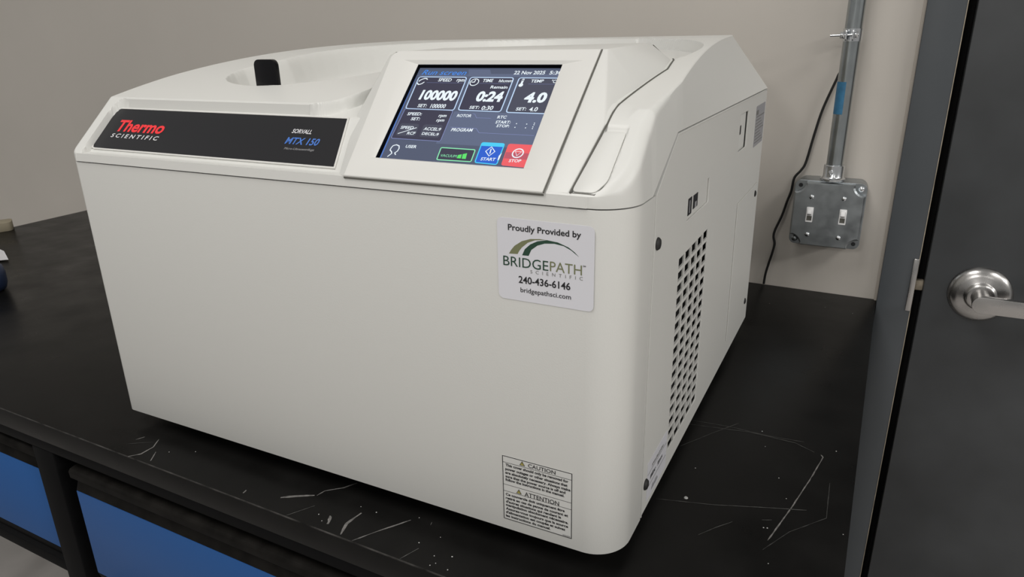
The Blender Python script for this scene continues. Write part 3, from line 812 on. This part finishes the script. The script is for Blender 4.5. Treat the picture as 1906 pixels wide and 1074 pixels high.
# name plate
a_ = math.atan(.94)
PF = Frame((0, 0, .3018), (1, 0, 0), (0, math.cos(a_), math.sin(a_)))
ppoly = [(-.2559, .0188), (-.2671, .0682), (-.5595, .0688), (-.5640, .0672), (-.5662, .0630), (-.5668, .0560), (-.5655, .0225), (-.5640, .0200), (-.5610, .0192)]
def grow(poly, w):
    c = Vector((sum(p[0] for p in poly)/len(poly), sum(p[1] for p in poly)/len(poly))); res = []
    for i, p in enumerate(poly):
        p = Vector(p); a = (p - Vector(poly[i-1])).normalized(); b = (Vector(poly[(i+1) % len(poly)]) - p).normalized()
        na = Vector((-a.y, a.x)); nb = Vector((-b.y, b.x))
        if (c - p).dot(na) > 0: na = -na
        if (c - p).dot(nb) > 0: nb = -nb
        m_ = (na + nb); m_ = m_ / max(m_.dot(na), .4)
        res.append(tuple(p + m_*w))
    return res
NP = MB().prism(ppoly, lambda a, b, h: PF(a, b, h), 0.0, 0.0010).build('name_plate', 'plate', CF)
tag(NP, 'charcoal name plate with red, white and blue lettering')
MB().prism(grow(ppoly, .0019), lambda a, b, h: PF(a, b, h), -0.0005, 0.0013, holes=[grow(ppoly, .00015)]).build('name_plate_rim', 'bezel', NP, bevel=.0003, seg=1)
dc = Decal(PF, 0.0011)
for s, u0, v0, u1, v1, h, m in PLATE_TEXT:
    key = {'red': 'red', 'w': 'white_print', 'blue': 'blue_print', 'gr': 'grey_print'}[m]
    kw = dict(bold=.028, shear=.06) if s == 'Thermo' else dict(bold=.02 if m != 'gr' else 0, shear=0.12, space=1.5 if s == 'SCIENTIFIC' else 1.0)
    if s == 'Thermo': h *= .98
    dc.text(s, u0, v0, u1, v1, h, key, **kw)
tag(dc.build('plate_lettering', NP), kind='stuff')

# display housing
FB = Frame((0, -.002, .3125), (1, 0, 0), (0, .77458383, .63247126))
f3 = lambda u, v, w: tuple(FB(u, v, w))
outer = [(-.2344, 0), (-.0617, 0), (-.0617, .1421)] + [(-.2560 + .0085 - .0085*math.sin(t), .1421 - .0085 + .0085*math.cos(t)) for t in [math.radians(q) for q in (0, 22, 45, 68, 90)]]
dish = [(-.2195, .0195), (-.0730, .0190), (-.0729, .1290), (-.2396, .1301)]
opn = [(-.21506, .02177), (-.08453, .02128), (-.08979, .12685), (-.22407, .12679)]
mb = MB()
tri = tessellate_polygon([[Vector((a, b, 0)) for a, b in outer], [Vector((a, b, 0)) for a, b in dish]])
fl_ = outer + dish
mb.add([f3(a, b, 0) for a, b in fl_], [tuple(t) for t in tri])
no = len(outer)
mb.add([f3(a, b, 0) for a, b in outer] + [f3(a, b, -.006) for a, b in outer], [(i, (i+1) % no, no+(i+1) % no, no+i) for i in range(no)])
mb.add([f3(a, b, 0) for a, b in dish] + [f3(a, b, -.002) for a, b in opn] + [f3(a, b, -.0023) for a, b in opn],
       [(i, (i+1) % 4, 4+(i+1) % 4, 4+i) for i in range(4)] + [(4+i, 4+(i+1) % 4, 8+(i+1) % 4, 8+i) for i in range(4)])
BZ = new_obj('display_bezel', mb.v, mb.f, 'bezel', CF)
bm = bmesh.new(); bm.from_mesh(BZ.data); bmesh.ops.remove_doubles(bm, verts=bm.verts, dist=1e-6); bmesh.ops.recalc_face_normals(bm, faces=bm.faces)
ed = [e for e in bm.edges if all(abs((Vector(v.co) - FB.O).dot(FB.N)) < 1e-5 for v in e.verts) and len(e.link_faces) == 2 and e.calc_face_angle(0) > 1.0]
bmesh.ops.bevel(bm, geom=ed, offset=.0012, segments=3, profile=.5, affect='EDGES')
for f in bm.faces: f.smooth = True
for e in bm.edges:
    if len(e.link_faces) == 2 and e.calc_face_angle(0) > math.radians(12): e.smooth = False
bm.to_mesh(BZ.data); bm.free()

s2 = (-.0437, .0008, .3128); s3 = (-.0358, .0476, .3520); s4 = (-.0572, .1085, .4018); s4b = (-.0565, .1130, .4026)
gz = lambda x, y, d=-.0012: (x, y, surf(x + .002, y) + d)
s3 = (-.0358, .0476, .3522); gk = (-.0350, .0600, .3572); gm = gz(-.0312, .110); g2 = gz(-.0274, .1694); g1 = gz(-.0335, .2110); g0 = gz(-.0420, .2350); e2 = (-.0540, .2090, .4042)
s1 = (-.0609, .0008, .3128); s5 = (-.0609, .1085, .4018)
dn = lambda p, d=.03: (p[0], p[1], p[2]-d)
c0 = f3(-.2449, .0053, -.0061); c1 = f3(-.2618, .0653, -.0061); c2 = f3(-.2645, .1428, -.0061)
b0_ = f3(-.2345, 0.0003, -.0009); b1_ = f3(-.2558, .1330, -.0009)
tb1 = (-.0609, .1120, .4022); tl = (-.2560, .1110, .4010); tlr = (-.2600, .1950, .4020)
hv = [gk, dn(gk), s1, s2, s3, s4, s5, s4b, gm, g2, g1, g0, e2, c0, c1, c2, b0_, b1_, tl, tlr, dn(s2), dn(s3), dn(gm), dn(g2), dn(g1), dn(g0), dn(c0), dn(c1), dn(c2), dn(tlr, .035), (s1[0], .008, .3095), (b0_[0], .008, .3095), dn(e2, .035)]
nm = 'gk Dgk s1 s2 s3 s4 s5 s4b gm g2 g1 g0 e2 c0 c1 c2 b0 b1 tl tlr Ds2 Ds3 Dgm Dg2 Dg1 Dg0 Dc0 Dc1 Dc2 Dtlr Ds1 Db0 De2'.split()
ix = {k: i for i, k in enumerate(nm)}
def q_(s): return tuple(ix[k] for k in s.split())
hf_ = [q_('s1 s2 s3 s4 s5'), q_('s4 s3 gk'), q_('s4 gk gm'), q_('s4 gm s4b'), q_('s4b gm g2'), q_('s4b g2 e2'), q_('e2 g2 g1'), q_('e2 g1 g0'),
       q_('b0 b1 c2 c1 c0'), q_('b1 tl c2'), q_('tl s5 s4 s4b e2 tlr'), q_('tl tlr c2'),
       q_('s2 Ds2 Ds3 s3'), q_('s3 Ds3 Dgk gk'), q_('gk Dgk Dgm gm'), q_('gm Dgm Dg2 g2'), q_('g2 Dg2 Dg1 g1'), q_('g1 Dg1 Dg0 g0'), q_('g0 Dg0 De2 e2'), q_('e2 De2 Dtlr tlr'),
       q_('tlr Dtlr Dc2 c2'), q_('c2 Dc2 Dc1 c1'), q_('c1 Dc1 Dc0 c0'), q_('c0 Dc0 Db0 b0'), q_('b0 Db0 Ds1 s1'), q_('s1 Ds1 Ds2 s2')]
DH = MB().add(hv, hf_).build('display_housing', 'shell', CF, bevel=0.0011, seg=3)

def seam(pts, r=.0006, name='seam_gap', parent=None, m='seam'):
    P = [Vector(p) for p in pts]; q = []
    for a, b in zip(P, P[1:]): q += [a.lerp(b, i/4) for i in range(4)]
    q.append(P[-1])
    return MB().tube(q, r, n=8).build(name, m, parent or CF, smooth=True)
def off(p, dx, dz=0.0008): return (p[0]+dx, p[1], p[2]+dz)
gp = []
for a, b in zip([s2, s3, gk, gm, g2, g1], [s3, gk, gm, g2, g1, g0]):
    for t in range(6):
        x = a[0] + (b[0]-a[0])*t/6 + .0010; y = a[1] + (b[1]-a[1])*t/6
        gp.append((x, y, max(surf(x + .0006, y) + .0001, a[2] + (b[2]-a[2])*t/6 + .0002)))
seam(gp, .0007, parent=DH)
seam([(g0[0], g0[1], g0[2] + .001), (e2[0] + .0012, e2[1] + .006, e2[2] - .002)], .0004, parent=DH)
seam([f3(-.0612, .000, -.0004), f3(-.0612, .141, -.0004)], .0006, parent=DH)
seam([f3(-.2345, .0, -.0025), f3(-.0617, .0, -.0025)], .0008, parent=DH)
# inset plate in the right corner
ipo = rpoly([(-.0418, .0028), (-.0255, .0028), (-.0195, .0110), (-.0188, .0455), (-.0345, .0455)], .003)
def ipf(a, b, h):
    return (a, b - .63*h, .3128 + .8165*b - .0026 + .775*h)
IPL = MB().prism(ipo, ipf, 0.0006, .0022).build('inset_plate', 'shell', CF, bevel=.0006)
seam([ipf(-.0430, .0022, .0008), ipf(-.0255, .0022, .0008), ipf(-.0205, .0085, .0008)], .0006, parent=IPL)

go = grow(opn, .0012)
MB().prism(go, lambda a, b, h: f3(a, b, h), -.0066, -.0023, holes=[opn]).build('display_gasket', 'lcd_black', CF)
# screen: panel, then flat picture in layers
SF2 = Frame(f3(0, 0, -.006), (1, 0, 0), FB.V)
SCN = MB().prism([(-.2330, .0170), (-.0800, .0170), (-.0800, .1360), (-.2330, .1360)], lambda a, b, h: SF2(a, b, h), -.004, 0.0).build('touch_screen', 'lcd_black', CF)
tag(SCN, 'lit touch screen showing speed, time and temperature')
dc = Decal(SF2, 0.00005)
dc.poly([(-.2140, .0180), (-.0810, .0180), (-.0850, .1276), (-.2258, .1276)], 's_bg', 0)
dc.poly([(-.1700, .0430), (-.0830, .0430), (-.0845, .0775), (-.1680, .0775)], 's_bg2', 1)
dc.poly([(-.2245, .1170), (-.0850, .1170), (-.0850, .1200), (-.2250, .1200)], 's_bg2', 1)
dc.poly([(-.2245, .1180), (-.1722, .1182), (-.1755, .1251), (-.2250, .1250)], 's_tab', 1)
dc.poly([(-.1722, .1190), (-.1511, .1190), (-.1545, .1249), (-.1750, .1251)], 's_bg2', 2)
dc.poly([(-.2140, .0180), (-.2127, .0180), (-.2238, .1240), (-.2250, .1240)], 's_blueline', 1)
def rbox(q, fill, line, w, r=.003, lv=2):
    dc.poly(rpoly(q, r), fill, lv)
    if line: dc.ring(q, w, line, lv+1, r)
rbox([(-.21649, .0790), (-.16928, .0785), (-.16659, .04503), (-.21444, .04550)], 's_dark', 's_line2', .0006, .0022)
rbox([(-.22039, .1163), (-.1722, .1163), (-.16859, .0780), (-.21644, .0782)], 's_dark', 's_line', .0010)
rbox([(-.16955, .1163), (-.12877, .1163), (-.12636, .0780), (-.16577, .0784)], 's_dark', 's_line', .0010)
rbox([(-.1249, .1163), (-.0845, .1163), (-.0820, .0776), (-.12238, .0776)], 's_dark2', 's_line', .0010)
rbox([(-.21253, .0623), (-.19422, .0623), (-.19201, .0487), (-.21127, .04875)], 's_dark2', None, 0, .0025, 4)
rbox([(-.18995, .0622), (-.17149, .0622), (-.16971, .0486), (-.18856, .0486)], 's_dark2', None, 0, .0025, 4)
rbox([(-.16381, .0396), (-.13247, .0394), (-.13127, .0267), (-.16236, .0265)], 's_dark', 's_green', .0009, .0018)
rbox([(-.1305, .0469), (-.11038, .0469), (-.10913, .0257), (-.1287, .0263)], 's_blue', 's_cyan', .0009, .0022)
dc.poly([(-.1296, .0432), (-.1108, .0432), (-.1107, .0460), (-.1300, .0460)], 's_cyan', 3)
dc.poly([(-.1105, .0300), (-.1094, .0310), (-.1096, .0375), (-.1110, .0345)], 's_white', 4)
rbox([(-.10773, .0468), (-.0850, .0468), (-.0845, .0251), (-.10603, .0257)], 's_red', None, 0, .0022)
dc.poly([(-.1060, .0325), (-.0850, .0325), (-.0850, .0385), (-.1065, .0385)], 's_red2', 3)
dc.poly([(-.14521, .0296), (-.14165, .0296), (-.14235, .0337), (-.14524, .0328)], 's_green2', 4)
dc.poly([(-.14073, .0294), (-.13725, .0294), (-.1383, .0351), (-.14161, .0339)], 's_green2', 4)
for (s, u0, v0, u1, v1, h, m) in SCREEN_TEXT:
    key = {'w': 's_white', 'wb': 's_white', 'blue': 's_title', 'g': 's_green'}[m]
    dc.text(s, u0, v0, u1, v1, h, key, lv=5, bold={'wb': .045, 'w': .02, 'blue': .0, 'g': .0}[m], shear=.25 if m == 'blue' else 0.0)
dia = [(-.12034, .0431), (-.11536, .03828), (-.11894, .0332), (-.12394, .03798)]
dc.ring(dia, .0009, 's_white', 5); dc.stroke([(-.1192, .0362), (-.1198, .0404)], .0009, 's_white', 5)
cN = (-.0966, .0380)
dc.poly(circle(*cN, .0047), 's_white', 5, holes=[circle(*cN, .0037)])
dc.ring([(cN[0]-.0028, cN[1]+.0018), (cN[0]+.0028, cN[1]+.0018), (cN[0], cN[1]-.0030)], .0007, 's_white', 6)
uc = [(-.2077, .02666), (-.20539, .0300), (-.20650, .0318), (-.20863, .03326), (-.2087, .0358), (-.20800, .0381), (-.20522, .03916), (-.2022, .0381), (-.2010, .0355), (-.2012, .0327), (-.20284, .03077), (-.20120, .02891)]
dc.stroke(uc, .0009, 's_white', 5)
ck = (-.1632, .1101)
dc.poly(circle(*ck, .0042), 's_white', 5, holes=[circle(*ck, .0034)])
dc.stroke([(ck[0]+.0002, ck[1]+.0026), ck, (ck[0]-.0024, ck[1])], .0009, 's_white', 6)
dc.stroke([(-.20965, .05094), (-.19513, .05804)], .0007, 's_white', 6)
dc.stroke([(-.2174, .11034), (-.2166, .1118), (-.2150, .1130), (-.2130, .1138), (-.2112, .1137), (-.2100, .1127)], .0010, 's_white', 5)
dc.stroke([(-.2181, .1084), (-.2164, .10652), (-.2148, .1068), (-.21324, .1077), (-.2118, .1094)], .0010, 's_white', 5)
dc.poly(circle(-.1200, .1076, .0019), 's_white', 5)
dc.stroke([(-.1200, .1082), (-.1200, .1140)], .0018, 's_white', 5); dc.stroke([(-.1200, .1122), (-.1200, .1136)], .0008, 's_dark2', 6)
for x, y in [(-.10852, .06681), (-.09992, .0668), (-.09393, .06804), (-.09375, .06641), (-.1084, .06301), (-.09955, .06297), (-.09383, .06421), (-.09368, .06253)]:
    dc.poly(circle(x, y, .0005, 8), 's_white', 5)
dc.stroke([(-.1640, .0604), (-.14092, .06032), (-.13669, .05604), (-.09008, .0559)], .00035, 's_line2', 3)
dc.stroke([(-.1500, .0755), (-.14816, .07511), (-.14516, .07125), (-.13251, .07136)], .0003, 's_line2', 3)
for x0, x1 in ((-.216, -.1740), (-.166, -.1310), (-.121, -.086)):
    dc.stroke([(x0+.007, .1090), (x1, .1090)], .0002, 's_line2', 4)
dc.build('screen_picture', SCN)

# lid lever
lvp = rrect(-.4195, -.3920, .350, .3955, .006, n=5, corners=(0, 0, 1, 1))
HL = MB().prism(lvp, lambda a, b, h: (a, h, b), .1000, .1055).build('lid_lever', 'black_gloss', CF, bevel=.0012)
tag(HL, 'glossy black lever')

# stickers on the front
FF = Frame((0, 0, 0), (1, 0, 0), (0, 0, 1))
ff_ = lambda a, b, h: FF(a, b, h)
ST = MB().prism(rrect(-.0987, -.0240, .2300, .2917, .0042), ff_, .00005, .0003).build('supplier_sticker', 'sticker', FC)
tag(ST, 'white rounded supplier sticker with green arch logo')
dc = Decal(FF, .00034)
aL = [(-.0895, .2652), (-.0875, .2684), (-.0848, .2716), (-.079, .2756), (-.0723, .2779), (-.0648, .2787), (-.0575, .2785)]
aLi = [(-.0611, .2784), (-.0686, .2774), (-.0742, .2750), (-.079, .2709), (-.0812, .2680), (-.0825, .2656)]
dc.poly(aL + aLi, 'olive_ink')
aD = [(-.0789, .2651), (-.0767, .2699), (-.0724, .2739), (-.0667, .2769), (-.0593, .2785), (-.0511, .2778), (-.043, .2751), (-.0385, .2722), (-.0352, .2691)]
aDi = [(-.0376, .2707), (-.0412, .2732), (-.0466, .2756), (-.0538, .2765), (-.0611, .2758), (-.0667, .2737), (-.0715, .27), (-.0737, .2653)]
dc.poly(aD + aDi, 'green_ink')
inks = {'k': 'ink', 'kg': 'green_ink', 'ol': 'olive_ink', 'gr': 'grey_ink'}
for s, u0, v0, u1, v1, h, m in FRONT_TEXT:
    if v0 > .2:
        vm = (v0 + v1) / 2
        sp_ = 2.2 if s == 'SCIENTIFIC' else 1.0
        hh = .0044 if s.startswith('Proudly') else (.0036 if s.startswith('bridge') else h)
        dc.text(s, u0, vm, u1, vm, hh, inks[m], bold=.0 if s in ('BRIDGE', 'PATH', 'SCIENTIFIC') else (.008 if s.startswith('bridge') else .018), space=sp_)
dc.build('sticker_print', ST)
CS = MB().prism([(-.1000, .0320), (-.0387, .0320), (-.0387, .0934), (-.1000, .0934)], ff_, .00005, .00025).build('caution_sticker', 'sticker_grey', FC)
tag(CS, 'black bordered caution sticker in two languages')
dc = Decal(FF, .0003)
dc.ring([(-.1000, .0320), (-.0387, .0320), (-.0387, .0934), (-.1000, .0934)], .0009, 'ink')
for z in (.0873, .0661, .0598): dc.stroke([(-.0995, z), (-.0392, z)], .00035, 'ink')
for cx, z0 in ((-.0819, .0883), (-.0853, .0606)):
    dc.poly([(cx-.0025, z0), (cx+.0025, z0), (cx, z0+.0042)], 'ink', 2)
    dc.poly([(cx-.0017, z0+.0005), (cx+.0017, z0+.0005), (cx, z0+.0033)], 'yellow_ink', 3)
    dc.stroke([(cx, z0+.0014), (cx, z0+.0025)], .0004, 'ink', 4)
for s, u0, v0, u1, v1, h, m in FRONT_TEXT:
    if v0 < .2:
        vm = (v0 + v1) / 2
        dc.text(s, u0, vm, u1, vm, h if len(s) < 12 else .0023, 'ink', bold=.010 if len(s) < 12 else .035)
dc.text('S0704000', -.0465, .0330, -.0400, .0330, .0010, 'ink')
dc.build('sticker_print', CS)
bpy.context.view_layer.update()
